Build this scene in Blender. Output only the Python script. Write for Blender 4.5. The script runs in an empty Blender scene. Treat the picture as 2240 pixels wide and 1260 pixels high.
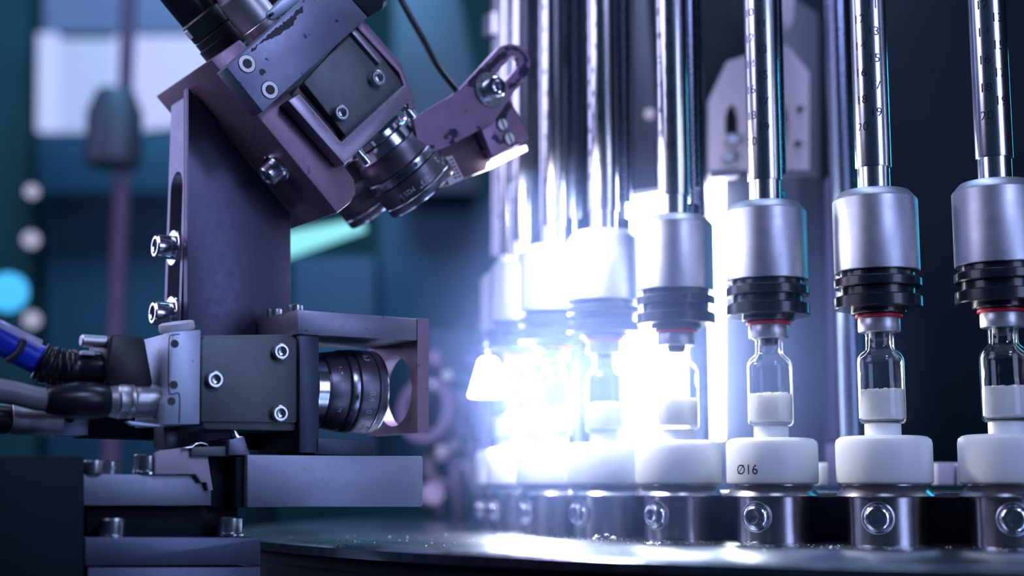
import bpy, bmesh, math, random
from mathutils import Vector, Matrix

# ------------------------------------------------------------------ scene, camera, light
SC = bpy.context.scene
COL = SC.collection
MM = 0.001                     # every length below is in millimetres
F = 3100.0                     # focal length in pixels of a 2240 px wide picture
PITCH = math.atan(435.0 / F)
CAM = Vector((0, 0, 19.12))
cp, sp_ = math.cos(PITCH), math.sin(PITCH)

cam_d = bpy.data.cameras.new('camera')
cam = bpy.data.objects.new('camera', cam_d)
COL.objects.link(cam)
cam.location = CAM * MM
cam.rotation_euler = (math.pi / 2 + PITCH, 0, 0)
cam_d.sensor_width = 36
cam_d.lens = F / 2240 * 36
cam_d.clip_start = 0.01
cam_d.clip_end = 20
cam_d.dof.use_dof = True
cam_d.dof.focus_distance = 0.482
cam_d.dof.aperture_fstop = 5.2
SC.camera = cam

SC.view_settings.view_transform = 'Standard'
SC.view_settings.look = 'None'
SC.view_settings.gamma = 1
SC.view_settings.use_curve_mapping = False
SC.view_settings.exposure = 0.22
SC.cycles.max_bounces = 10
SC.cycles.transmission_bounces = 8
SC.cycles.volume_bounces = 1
SC.cycles.caustics_refractive = False
SC.cycles.caustics_reflective = False
SC.cycles.sample_clamp_indirect = 6

w = bpy.data.worlds.new('world')
SC.world = w
w.use_nodes = True
bg = w.node_tree.nodes['Background']
bg.inputs[0].default_value = (0.006, 0.018, 0.035, 1)
bg.inputs[1].default_value = 1.0


def area(name, loc, target, sx, sy, power, color):
    l = bpy.data.lights.new(name, 'AREA')
    l.shape = 'RECTANGLE'
    l.size = sx * MM
    l.size_y = sy * MM
    l.energy = power
    l.color = color
    o = bpy.data.objects.new(name, l)
    COL.objects.link(o)
    o.location = Vector(loc) * MM
    d = Vector(target) - Vector(loc)
    o.rotation_euler = d.to_track_quat('-Z', 'Y').to_euler()
    return o


LAV = (0.50, 0.57, 1.0)
area('key_light', (330, -40, 480), (-60, 480, 60), 110, 110, 1.15, LAV)
area('front_light', (400, 120, 140), (-20, 500, 60), 180, 260, 0.48, (0.46, 0.57, 1.0))
area('left_light', (-620, 860, 260), (-110, 480, 90), 260, 320, 0.62, (0.54, 0.56, 1.0))
cy = area('cyan_light', (315, 680, 150), (150, 475, 90), 12, 160, 0.010, (0.05, 0.60, 1.0))
cy.data.spread = math.radians(70)
area('top_light', (120, 560, 520), (60, 540, 0), 260, 160, 0.95, (0.52, 0.64, 1.0))
area('rod_light', (-340, 400, 330), (90, 500, 200), 260, 360, 0.9, (0.66, 0.66, 1.0))
area('conveyor_light', (-60, 740, 330), (-30, 820, 50), 60, 60, 0.35, (0.62, 0.50, 1.0))  # added lamp, only there to brighten the dim conveyor parts
area('hall_light', (-200, 900, 800), (-100, 1500, 100), 500, 300, 3.6, (0.22, 0.62, 0.95))  # added lamp, lifts the dark background


# ------------------------------------------------------------------ projection helpers
def ray(px, py):
    u = (px - 1120) / F
    v = (630 - py) / F
    return Vector((u, cp - v * sp_, sp_ + v * cp))


def at(px, py, Y):
    """world point (mm) seen at photo pixel (px, py) standing Y mm in front of the camera"""
    r = ray(px, py)
    return CAM + r * (Y / r.y)


TH = math.radians(33)                      # the camera rig is turned by 33 degrees
A = Vector((math.cos(TH), math.sin(TH), 0))   # along the rig
N = Vector((math.sin(TH), -math.cos(TH), 0))  # out of its front
Z = Vector((0, 0, 1))
O = at(550, 830, 470)
O.z = 0


def onq(px, py, q=0.0):
    """world point on the rig plane q mm in front of the side camera's face"""
    r = ray(px, py)
    p0 = O + N * q
    t = (p0 - CAM).dot(N) / r.dot(N)
    return CAM + r * t


def pxmm(px, py, q=0.0):
    return F / ((onq(px, py, q) - CAM).length)


_a, _b = onq(460, 130, -4), onq(738, 466, -4)
E2 = (_b - _a).normalized()               # down along the tilted bracket
E1 = N.cross(E2).normalized()
if E1.z < 0:
    E1 = -E1                               # up and to the right


# ------------------------------------------------------------------ materials
def nodes(name):
    m = bpy.data.materials.new(name)
    m.use_nodes = True
    nt = m.node_tree
    return m, nt, nt.nodes['Principled BSDF']


def metal(name, col, rough=0.4, metallic=0.8, stain=0.12, stain_col=None, scale=90, aniso=None, bump=0.02, spots=0.0, sscale=420):
    m, nt, b = nodes(name)
    tc = nt.nodes.new('ShaderNodeTexCoord')
    mp = nt.nodes.new('ShaderNodeMapping')
    nt.links.new(tc.outputs['Object'], mp.inputs[0])
    if aniso:
        mp.inputs['Scale'].default_value = aniso
    n1 = nt.nodes.new('ShaderNodeTexNoise')
    n1.inputs['Scale'].default_value = scale
    n1.inputs['Detail'].default_value = 5
    nt.links.new(mp.outputs[0], n1.inputs['Vector'])
    mix = nt.nodes.new('ShaderNodeMix')
    mix.data_type = 'RGBA'
    c2 = stain_col or tuple(c * 0.55 for c in col)
    mix.inputs[6].default_value = (*col, 1)
    mix.inputs[7].default_value = (*c2, 1)
    rmp = nt.nodes.new('ShaderNodeMapRange')
    rmp.inputs[1].default_value = 0.4
    rmp.inputs[2].default_value = 0.75
    rmp.inputs[4].default_value = stain * 3
    nt.links.new(n1.outputs[0], rmp.inputs[0])
    fac = rmp.outputs[0]
    if spots > 0:
        n3 = nt.nodes.new('ShaderNodeTexNoise')
        n3.inputs['Scale'].default_value = sscale
        n3.inputs['Detail'].default_value = 3
        nt.links.new(tc.outputs['Object'], n3.inputs['Vector'])
        r3 = nt.nodes.new('ShaderNodeMapRange')
        r3.inputs[1].default_value = 0.70 - spots * 0.1
        r3.inputs[2].default_value = 0.72 - spots * 0.1
        nt.links.new(n3.outputs[0], r3.inputs[0])
        ad = nt.nodes.new('ShaderNodeMath')
        ad.operation = 'MAXIMUM'
        nt.links.new(fac, ad.inputs[0])
        nt.links.new(r3.outputs[0], ad.inputs[1])
        fac = ad.outputs[0]
    nt.links.new(fac, mix.inputs[0])
    nt.links.new(mix.outputs[2], b.inputs['Base Color'])
    b.inputs['Metallic'].default_value = metallic
    n2 = nt.nodes.new('ShaderNodeTexNoise')
    n2.inputs['Scale'].default_value = scale * 9
    n2.inputs['Detail'].default_value = 3
    nt.links.new(mp.outputs[0], n2.inputs['Vector'])
    rr = nt.nodes.new('ShaderNodeMapRange')
    rr.inputs[3].default_value = max(rough - 0.06, 0.03)
    rr.inputs[4].default_value = rough + 0.08
    nt.links.new(n2.outputs[0], rr.inputs[0])
    nt.links.new(rr.outputs[0], b.inputs['Roughness'])
    if bump:
        bp = nt.nodes.new('ShaderNodeBump')
        bp.inputs['Strength'].default_value = bump * 5
        bp.inputs['Distance'].default_value = 0.0002
        nt.links.new(n2.outputs[0], bp.inputs['Height'])
        nt.links.new(bp.outputs[0], b.inputs['Normal'])
    return m


def plastic(name, col, rough=0.5, sss=0.0, sscl=0.003, coat=0.0, var=0.06):
    m, nt, b = nodes(name)
    n1 = nt.nodes.new('ShaderNodeTexNoise')
    tc = nt.nodes.new('ShaderNodeTexCoord')
    nt.links.new(tc.outputs['Object'], n1.inputs['Vector'])
    n1.inputs['Scale'].default_value = 120
    r = nt.nodes.new('ShaderNodeMix')
    r.data_type = 'RGBA'
    r.inputs[6].default_value = (*[c * (1 - var) for c in col], 1)
    r.inputs[7].default_value = (*[min(c * (1 + var), 1) for c in col], 1)
    nt.links.new(n1.outputs[0], r.inputs[0])
    nt.links.new(r.outputs[2], b.inputs['Base Color'])
    b.inputs['Roughness'].default_value = rough
    b.inputs['Coat Weight'].default_value = coat
    if sss:
        b.inputs['Subsurface Weight'].default_value = sss
        b.inputs['Subsurface Radius'].default_value = (1, 1, 1)
        b.inputs['Subsurface Scale'].default_value = sscl
    return m


def emit(name, col, strength):
    m, nt, b = nodes(name)
    b.inputs['Base Color'].default_value = (0.02, 0.02, 0.02, 1)
    b.inputs['Emission Color'].default_value = (*col, 1)
    b.inputs['Emission Strength'].default_value = strength
    return m


M = {}
M['anod'] = metal('anodised_plate', (0.24, 0.25, 0.34), 0.40, 0.75, 0.10, (0.13, 0.11, 0.2), 60, spots=0.25)
M['anod2'] = metal('anodised_purple', (0.28, 0.20, 0.28), 0.42, 0.7, 0.14, (0.16, 0.10, 0.19), 70, spots=0.3)
M['worn'] = metal('worn_purple', (0.29, 0.20, 0.32), 0.42, 0.65, 0.12, (0.03, 0.03, 0.08), 110, spots=1.35, sscale=130)
M['beam'] = metal('beam_plate', (0.22, 0.24, 0.35), 0.42, 0.75, 0.12, (0.06, 0.07, 0.14), 60, spots=0.5, sscale=160)
M['post'] = metal('post_plate', (0.075, 0.08, 0.13), 0.38, 0.8, 0.2, (0.12, 0.10, 0.2), 40)
M['navy'] = metal('navy_plate', (0.06, 0.075, 0.12), 0.42, 0.7, 0.15)
M['base'] = metal('base_plate', (0.12, 0.145, 0.23), 0.42, 0.7, 0.12, spots=0.1)
M['stain'] = plastic('dark_stain', (0.012, 0.012, 0.03), 0.4)
M['shade'] = metal('dark_purple_plate', (0.10, 0.065, 0.10), 0.45, 0.5, 0.1)  # shade on the lamp arm's underside put into the base colour
M['body'] = metal('camera_body', (0.145, 0.17, 0.19), 0.5, 0.5, 0.15, (0.13, 0.12, 0.17), 40)
M['frame'] = metal('brushed_frame', (0.33, 0.29, 0.38), 0.36, 0.85, 0.1, None, 160, aniso=(1, 1, 6), spots=0.2)
M['slab'] = metal('slab_plate', (0.29, 0.33, 0.44), 0.45, 0.7, 0.1, (0.22, 0.22, 0.34), 50, spots=0.08)
M['dark'] = metal('dark_block', (0.004, 0.012, 0.024), 0.6, 0.0, 0.1)
M['dark'].node_tree.nodes['Principled BSDF'].inputs['Specular IOR Level'].default_value = 0.2
M['black'] = plastic('black_plastic', (0.012, 0.014, 0.025), 0.42)
M['rubber'] = plastic('black_rubber', (0.010, 0.013, 0.022), 0.3)
M['greenblack'] = plastic('green_black_plastic', (0.012, 0.03, 0.03), 0.4)
M['housing'] = metal('pale_housing', (0.50, 0.60, 0.78), 0.42, 0.55, 0.06, None, 60, spots=0.15)
M['chrome'] = metal('bright_steel', (0.72, 0.74, 0.82), 0.16, 1.0, 0.05, None, 200, bump=0.01)
M['steel'] = metal('satin_steel', (0.62, 0.62, 0.70), 0.24, 1.0, 0.1, None, 120)
M['ring'] = metal('pale_ring_steel', (0.86, 0.86, 0.92), 0.5, 0.6, 0.03, None, 200)
M['screw'] = metal('screw_steel', (0.62, 0.65, 0.72), 0.28, 1.0, 0.15, None, 200)
M['knurl'] = metal('knurled_nickel', (0.60, 0.60, 0.64), 0.38, 0.9, 0.1, None, 200)
M['lens'] = metal('lens_barrel', (0.16, 0.155, 0.20), 0.36, 0.8, 0.08, None, 120)
M['lensring'] = metal('lens_ring', (0.30, 0.30, 0.36), 0.25, 0.95, 0.05, None, 120)
M['rod'] = metal('polished_rod', (0.80, 0.80, 0.88), 0.19, 1.0, 0.03, None, 200, bump=0.0)
M['darkrod'] = metal('dark_rod', (0.20, 0.24, 0.34), 0.25, 1.0, 0.05, None, 200, bump=0.0)
M['crimp'] = metal('crimped_aluminium', (0.70, 0.70, 0.78), 0.36, 0.75, 0.03, None, 60)
M['cap'] = metal('satin_aluminium', (0.50, 0.52, 0.60), 0.42, 0.85, 0.05, (0.42, 0.44, 0.52), 30, bump=0.03, spots=0.05)
M['gripper'] = plastic('black_gripper', (0.012, 0.016, 0.028), 0.28, coat=0.3)
M['red'] = plastic('red_seal', (0.85, 0.01, 0.06), 0.35)
M['white'] = plastic('white_polymer', (0.84, 0.88, 0.98), 0.38, sss=0.8, sscl=0.006, var=0.01)
M['powder'] = plastic('white_powder', (0.88, 0.92, 0.99), 0.9, sss=1.0, sscl=0.009, var=0.04)
M['stopper'] = plastic('grey_rubber', (0.10, 0.11, 0.14), 0.5)
M['collar'] = metal('turned_steel', (0.46, 0.44, 0.48), 0.22, 1.0, 0.05, None, 100, aniso=(1, 1, 12), bump=0.02)
M['table'] = metal('turntable_steel', (0.38, 0.44, 0.50), 0.22, 1.0, 0.3, (0.20, 0.24, 0.30), 30, bump=0.04)
M['print'] = plastic('dark_print', (0.02, 0.02, 0.05), 0.8)
M['print'].node_tree.nodes['Principled BSDF'].inputs['Specular IOR Level'].default_value = 0.05
M['printpale'] = plastic('pale_print', (0.85, 0.85, 0.92), 0.5)
M['blue'] = plastic('blue_cable', (0.01, 0.05, 0.75), 0.35)
M['greycable'] = plastic('grey_cable', (0.25, 0.25, 0.30), 0.4)
M['paper'] = plastic('paper_label', (0.85, 0.76, 0.85), 0.6)
M['whiteplug'] = plastic('white_plug', (0.75, 0.76, 0.85), 0.35)
M['bgdark'] = metal('background_dark', (0.02, 0.035, 0.055), 0.6, 0.2, 0.1, None, 6)
M['bgteal'] = plastic('background_teal', (0.035, 0.12, 0.14), 0.7)
M['bgblue'] = plastic('background_blue', (0.05, 0.13, 0.22), 0.6)
M['bgpurple'] = metal('background_purple', (0.36, 0.29, 0.50), 0.4, 0.3, 0.1, None, 20)
M['bgpink'] = plastic('background_pink', (0.24, 0.13, 0.22), 0.5)
M['bggrey'] = metal('background_grey', (0.13, 0.14, 0.19), 0.5, 0.4, 0.1, None, 20)
M['pale'] = plastic('pale_plate', (0.60, 0.54, 0.68), 0.5)
M['panel'] = emit('backlight', (0.80, 0.86, 1.0), 13.0)
M['bar'] = emit('light_bar', (0.85, 0.88, 1.0), 4.0)
M['winlight'] = emit('window_light', (0.46, 0.55, 0.95), 0.95)
M['cyanlight'] = emit('cyan_lamp', (0.05, 0.42, 0.85), 1.2)
M['dotlight'] = emit('pale_lamp', (0.42, 0.42, 0.62), 0.8)
M['hazeblob'] = emit('cyan_panel', (0.20, 0.62, 0.68), 1.25)


def glassmat():
    m, nt, b = nodes('vial_glass')
    out = nt.nodes['Material Output']
    nt.nodes.remove(b)
    tr = nt.nodes.new('ShaderNodeBsdfTransparent')
    tr.inputs[0].default_value = (0.985, 0.99, 1, 1)
    gl = nt.nodes.new('ShaderNodeBsdfGlossy')
    gl.inputs['Roughness'].default_value = 0.03
    lw = nt.nodes.new('ShaderNodeLayerWeight')
    lw.inputs[0].default_value = 0.5
    pw = nt.nodes.new('ShaderNodeMath')
    pw.operation = 'POWER'
    pw.inputs[1].default_value = 3.5
    nt.links.new(lw.outputs['Facing'], pw.inputs[0])
    ma = nt.nodes.new('ShaderNodeMath')
    ma.operation = 'MULTIPLY_ADD'
    ma.inputs[1].default_value = 0.85
    ma.inputs[2].default_value = 0.035
    nt.links.new(pw.outputs[0], ma.inputs[0])
    mx = nt.nodes.new('ShaderNodeMixShader')
    nt.links.new(ma.outputs[0], mx.inputs[0])
    nt.links.new(tr.outputs[0], mx.inputs[1])
    nt.links.new(gl.outputs[0], mx.inputs[2])
    nt.links.new(mx.outputs[0], out.inputs[0])
    return m


M['glass'] = glassmat()


def clearmat():
    m, nt, b = nodes('clear_tag')
    b.inputs['Base Color'].default_value = (0.75, 0.75, 0.9, 1)
    b.inputs['Roughness'].default_value = 0.15
    b.inputs['Alpha'].default_value = 0.55
    return m


M['clear'] = clearmat()

# ------------------------------------------------------------------ object helpers
ORG = {}


def tag(o, label, cat, group=None, kind=None):
    if label:
        o['label'] = label
    if cat:
        o['category'] = cat
    if group:
        o['group'] = group
    if kind:
        o['kind'] = kind
    return o


def thing(name, label, cat, loc, group=None):
    o = bpy.data.objects.new(name, None)
    COL.objects.link(o)
    o.empty_display_size = 0.005
    o.location = Vector(loc) * MM
    ORG[o.name] = Vector(loc)
    return tag(o, label, cat, group)


def part(name, bm, mat, parent=None, smooth=35, label=None, loc=None):
    """link bm (world mm) as ONE mesh object, child of parent"""
    org = ORG[parent.name] if parent else (Vector(loc) if loc is not None else None)
    if org is None:
        c = Vector()
        n = 0
        for v in bm.verts:
            c += v.co
            n += 1
        org = c / max(n, 1)
        org.z = min(v.co.z for v in bm.verts)
    for v in bm.verts:
        v.co = (v.co - org) * MM
    me = bpy.data.meshes.new(name)
    bmesh.ops.recalc_face_normals(bm, faces=bm.faces)
    bm.to_mesh(me)
    bm.free()
    me.materials.append(M[mat] if isinstance(mat, str) else mat)
    if smooth:
        me.shade_smooth()
        me.set_sharp_from_angle(angle=math.radians(smooth))
    o = bpy.data.objects.new(name, me)
    COL.objects.link(o)
    if parent:
        o.parent = parent
    else:
        o.location = org * MM
    ORG[o.name] = org
    if label:
        o['label'] = label
    return o


def NB():
    return bmesh.new()


def add_prism(bm, pts, ext, bevel=0.25):
    """polygon pts (world) swept by the vector ext; small rounded edges"""
    vs = [bm.verts.new(p) for p in pts]
    ws = [bm.verts.new(p + ext) for p in pts]
    n = len(pts)
    fs = [bm.faces.new(vs), bm.faces.new(ws[::-1])]
    for i in range(n):
        fs.append(bm.faces.new((vs[i], ws[i], ws[(i + 1) % n], vs[(i + 1) % n])))
    if bevel:
        es = set()
        for f in fs:
            for e in f.edges:
                es.add(e)
        bmesh.ops.recalc_face_normals(bm, faces=fs)
        bmesh.ops.bevel(bm, geom=list(es), offset=bevel, segments=2, affect='EDGES', profile=0.5, clamp_overlap=True)
    return bm


def add_box(bm, c, ax, ay, az, hx, hy, hz, bevel=0.25):
    pts = [c + ax * (sx * hx) + ay * (sy * hy) - az * hz for sx, sy in ((-1, -1), (1, -1), (1, 1), (-1, 1))]
    return add_prism(bm, pts, az * (2 * hz), bevel)


def qprism(pxs, q, thick, bevel=0.3):
    """outline seen at photo pixels, standing on rig plane q, thick mm deep"""
    return add_prism(NB(), [onq(x, y, q) for x, y in pxs], -N * thick, bevel)


def yprism(pxs, Y, thick, bevel=0.5):
    return add_prism(NB(), [at(x, y, Y) for x, y in pxs], Vector((0, thick, 0)), bevel)


def add_plate_hole(bm, outer, holes, ext):
    from mathutils.geometry import tessellate_polygon
    loops = [outer] + holes
    tris = tessellate_polygon(loops)
    flat = [p for l in loops for p in l]
    v0 = [bm.verts.new(p) for p in flat]
    v1 = [bm.verts.new(p + ext) for p in flat]
    for t in tris:
        try:
            bm.faces.new([v0[i] for i in t])
            bm.faces.new([v1[i] for i in t[::-1]])
        except ValueError:
            pass
    k = 0
    for l in loops:
        m = len(l)
        for i in range(m):
            a, b = k + i, k + (i + 1) % m
            bm.faces.new((v0[a], v1[a], v1[b], v0[b]))
        k += m
    return bm


def perp(ax):
    r = Vector((0, 0, 1)) if abs(ax.z) < 0.9 else Vector((1, 0, 0))
    u = ax.cross(r).normalized()
    return u, ax.cross(u).normalized()


def hexr(phi):
    k = math.radians(60)
    return 1.0 / math.cos(((phi + k / 2) % k) - k / 2)


def add_lathe(bm, prof, org, axis, segs=32, hexrows=(), ref=None, cap=True, knurl=None):
    """prof: (radius, height) along axis from org"""
    axis = axis.normalized()
    if ref is not None:
        u = (ref - axis * ref.dot(axis)).normalized()
        v = axis.cross(u)
    else:
        u, v = perp(axis)
    rings = []
    for k, (r, h) in enumerate(prof):
        if r < 1e-6:
            rings.append([bm.verts.new(org + axis * h)])
            continue
        ring = []
        for i in range(segs):
            ph = 2 * math.pi * i / segs
            rr = r
            if k in hexrows:
                rr = r * hexr(ph) * 0.93
            if knurl and k in knurl:
                rr = r * (1 + (0.02 if (i + k) % 2 else -0.018))
            ring.append(bm.verts.new(org + axis * h + (u * math.cos(ph) + v * math.sin(ph)) * rr))
        rings.append(ring)
    for a, b in zip(rings, rings[1:]):
        if len(a) == 1 and len(b) == 1:
            continue
        for i in range(segs):
            j = (i + 1) % segs
            if len(a) == 1:
                bm.faces.new((a[0], b[i], b[j]))
            elif len(b) == 1:
                bm.faces.new((a[i], b[0], a[j]))
            else:
                bm.faces.new((a[i], b[i], b[j], a[j]))
    if cap:
        for r in (rings[0], rings[-1]):
            if len(r) > 2:
                bm.faces.new(r)
    return bm


def lathe(prof, org, axis=Z, segs=32, **k):
    return add_lathe(NB(), prof, org, axis, segs, **k)


def add_tube(bm, pts, r, segs=14, radii=None):
    """smooth tube through control points (Catmull-Rom)"""
    P = []
    n = len(pts)
    for i in range(n - 1):
        p0 = pts[max(i - 1, 0)]
        p1 = pts[i]
        p2 = pts[i + 1]
        p3 = pts[min(i + 2, n - 1)]
        for k in range(8):
            t = k / 8
            P.append(0.5 * ((2 * p1) + (p2 - p0) * t + (2 * p0 - 5 * p1 + 4 * p2 - p3) * t * t + (3 * p1 - p0 - 3 * p2 + p3) * t ** 3))
    P.append(pts[-1].copy())
    d = (P[1] - P[0]).normalized()
    u, v = perp(d)
    rings = []
    for i, p in enumerate(P):
        d = (P[min(i + 1, len(P) - 1)] - P[max(i - 1, 0)]).normalized()
        u = (u - d * u.dot(d)).normalized()
        v = d.cross(u)
        rr = r if radii is None else radii(i / (len(P) - 1))
        rings.append([bm.verts.new(p + (u * math.cos(2 * math.pi * k / segs) + v * math.sin(2 * math.pi * k / segs)) * rr) for k in range(segs)])
    for a, b in zip(rings, rings[1:]):
        for i in range(segs):
            j = (i + 1) % segs
            bm.faces.new((a[i], b[i], b[j], a[j]))
    bm.faces.new(rings[0])
    bm.faces.new(rings[-1])
    return bm


def screw_head(name, base, axis, r, h, parent, mat='screw', washer=0, label=None):
    """cylinder head with a hexagon socket; axis points out of the head"""
    axis = axis.normalized()
    c = r * 0.14
    s = r * 0.52
    prof = [(r * 0.96, 0), (r, h * 0.1), (r, h - c), (r - c, h), (s * 1.22, h), (s, h - c * 0.8), (s, h * 0.35), (s * 0.85, h * 0.3), (0, h * 0.22)]
    w0 = 0.9 if washer else 0
    o = part(name, lathe(prof, base + axis * w0, axis, 24, hexrows=(5, 6, 7)), mat, parent, label=label)
    if washer:
        part('washer', lathe([(washer, 0), (washer, w0 * 0.7), (washer - 0.3, w0), (r * 0.8, w0)], base, axis, 32), 'chrome', o)
    return o


def text_mesh(s, size):
    cu = bpy.data.curves.new('t', 'FONT')
    cu.body = s
    cu.size = size
    cu.align_x = 'CENTER'
    cu.align_y = 'CENTER'
    cu.resolution_u = 3
    ob = bpy.data.objects.new('t', cu)
    COL.objects.link(ob)
    dg = bpy.context.evaluated_depsgraph_get()
    me = bpy.data.meshes.new_from_object(ob.evaluated_get(dg))
    vs = [(v.co.x, v.co.y) for v in me.vertices]
    fs = [tuple(p.vertices) for p in me.polygons]
    bpy.data.objects.remove(ob)
    bpy.data.curves.remove(cu)
    bpy.data.meshes.remove(me)
    return vs, fs


TX = {}


def add_text_cyl(bm, s, size, org, axis, ref, ang, h, r, lift=0.03):
    if (s, size) not in TX:
        TX[(s, size)] = text_mesh(s, size)
    vs, fs = TX[(s, size)]
    axis = axis.normalized()
    ref = (ref - axis * ref.dot(axis)).normalized()
    bn = axis.cross(ref)
    nv = []
    for x, y in vs:
        t = ang + x / r
        nv.append(bm.verts.new(org + axis * (h + y) + (ref * math.cos(t) + bn * math.sin(t)) * (r + lift)))
    for f in fs:
        try:
            bm.faces.new([nv[i] for i in f])
        except ValueError:
            pass
    return bm


def add_text_flat(bm, s, size, c, ux, uy):
    if (s, size) not in TX:
        TX[(s, size)] = text_mesh(s, size)
    vs, fs = TX[(s, size)]
    nv = [bm.verts.new(c + ux * x + uy * y) for x, y in vs]
    for f in fs:
        bm.faces.new([nv[i] for i in f])
    return bm


# ------------------------------------------------------------------ the setting
FZ = -60.0


def struct(name, bm, mat):
    o = part(name, bm, mat, smooth=0)
    o['kind'] = 'structure'
    return o


struct('floor', add_box(NB(), Vector((0, 700, FZ - 5)), Vector((1, 0, 0)), Vector((0, 1, 0)), Z, 1300, 1200, 5, 0), 'bgdark')
struct('wall_back', add_box(NB(), Vector((0, 1905, 440)), Vector((1, 0, 0)), Vector((0, 1, 0)), Z, 1300, 5, 500, 0), 'bgteal')
struct('wall_left', add_box(NB(), Vector((-1305, 700, 440)), Vector((1, 0, 0)), Vector((0, 1, 0)), Z, 5, 1200, 500, 0), 'bgdark')
struct('wall_right', add_box(NB(), Vector((1305, 700, 440)), Vector((1, 0, 0)), Vector((0, 1, 0)), Z, 5, 1200, 500, 0), 'bgdark')

# ------------------------------------------------------------------ turntable
CX, CY, RS = 228.9, 693.0, 230.6
TC = Vector((CX, CY, 0))
t = thing('turntable', 'large round polished steel turntable under the row of vials', 'turntable', TC)
RT = 357
part('top_disc', lathe([(0, -0.01), (RT - 2.5, 0), (RT, -1.2), (RT, -4.2), (RT - 3, -5)], TC, Z, 180), 'table', t)
part('lower_disc', lathe([(RT - 3, -5), (RT - 3, -8.5), (RT + 1, -9.5), (RT + 1, -40), (RT - 40, -40), (RT - 40, FZ)], TC, Z, 180), 'dark', t)
part('inner_drum', lathe([(RS - 14, 0.0), (RS - 14, 15.5), (RS - 15, 16.5), (RS - 30, 16.5), (RS - 31, 17.3), (0, 17.3)], TC, Z, 160), 'dark', t)
part('drum_top_plate', lathe([(RS - 15.5, 16.5), (RS - 15.5, 17.1), (RS - 16.5, 17.6), (RS - 60, 17.6)], TC, Z, 160, cap=False), 'steel', t)


# ------------------------------------------------------------------ stations
def station_pos(k):
    a = -0.459 + math.radians(10) * (k - 6)
    return Vector((CX + RS * math.sin(a), CY - RS * math.cos(a), 0)), a


def make_vial():
    o = thing('glass_vial', '', 'vial', (0, 0, 40.3))
    z0 = 40.3
    outer = [(0, 0.55), (5.6, 0.45), (6.4, 0), (7.2, 0.25), (7.85, 1.1), (8, 2.2), (8, 21.2), (7.85, 22.6), (7.2, 24.0), (6.0, 25.1), (5.1, 25.9), (4.85, 26.8), (4.85, 30.6), (5.2, 31.2), (6.2, 31.6), (6.2, 35.2)]
    inner = [(3.6, 35.2), (3.6, 31.5), (3.85, 26.9), (4.2, 25.6), (5.2, 24.6), (6.4, 23.4), (7.55, 22.2), (7.65, 21.0), (7.65, 2.6), (7.0, 1.6), (0, 1.5)]
    part('glass', lathe([(r, h + z0) for r, h in outer + inner], Vector(), Z, 48, cap=False), 'glass', o, smooth=60)
    part('crimp_cap', lathe([(5.0, 71.8), (6.9, 71.9), (7.15, 72.4), (7.15, 76.2), (6.9, 76.8), (0, 76.8)], Vector(), Z, 40), 'crimp', o)
    part('flip_seal', lathe([(0, 76.8), (7.7, 76.8), (8.0, 77.1), (7.9, 77.9), (0, 78.0)], Vector(), Z, 40), 'red', o)
    part('stopper', lathe([(0, 69.2), (2.6, 69.4), (3.2, 70.0), (3.4, 71.8), (3.4, 75.3), (0, 75.3)], Vector(), Z, 28), 'stopper', o)
    rnd = random.Random(4)
    bm = NB()
    segs = 40
    rings = []
    prof = [(6.6, 41.9), (7.5, 42.6), (7.6, 51.0)]
    for r, h in prof:
        rings.append([bm.verts.new(Vector((r * math.cos(2 * math.pi * i / segs), r * math.sin(2 * math.pi * i / segs), h))) for i in range(segs)])
    for r in (7.5, 6.3, 4.5, 3.0, 1.5):
        rings.append([bm.verts.new(Vector((r * math.cos(2 * math.pi * i / segs), r * math.sin(2 * math.pi * i / segs), 52.0 + rnd.uniform(-0.7, 0.8) - r * 0.05))) for i in range(segs)])
    for a, b in zip(rings, rings[1:]):
        for i in range(segs):
            j = (i + 1) % segs
            bm.faces.new((a[i], b[i], b[j], a[j]))
    bm.faces.new(rings[0])
    bm.faces.new(rings[-1])
    part('powder', bm, 'powder', o, smooth=20)
    return o


def make_holder():
    o = thing('vial_holder', '', 'vial holder', (0, 0, 0))
    cr = part('collar', lathe([(13, 0), (13, 15.6), (16.3, 15.7), (16.6, 16.0), (13.9, 19.3), (13.4, 19.5), (13.4, 20.2)], Vector(), Z, 64), 'collar', o)
    part('cup', lathe([(15.2, 20.0), (16.0, 20.5), (16.15, 21.3), (16.15, 33.6), (15.8, 35.0), (14.6, 35.9), (13.2, 36.2), (6.2, 36.3), (6.1, 36.6), (6.1, 40.3), (0, 40.3)], Vector(), Z, 72), 'white', o)
    # button screw with a thin brass-coloured washer, facing outwards (local -Y)
    org = Vector((0, -12.7, 8.9))
    ax = Vector((0, -1, 0))
    part('screw_washer', lathe([(5.5, -0.4), (5.5, 0.5), (5.1, 0.8), (3, 0.8)], org, ax, 36), 'knurl', cr)
    part('button_screw', lathe([(5.0, 0.6), (4.95, 1.2), (4.5, 2.3), (3.6, 3.1), (2.6, 3.5), (2.1, 3.4), (2.05, 1.6), (0, 1.2)], org, ax, 36, hexrows=(6,)), 'chrome', cr)
    return o


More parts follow.
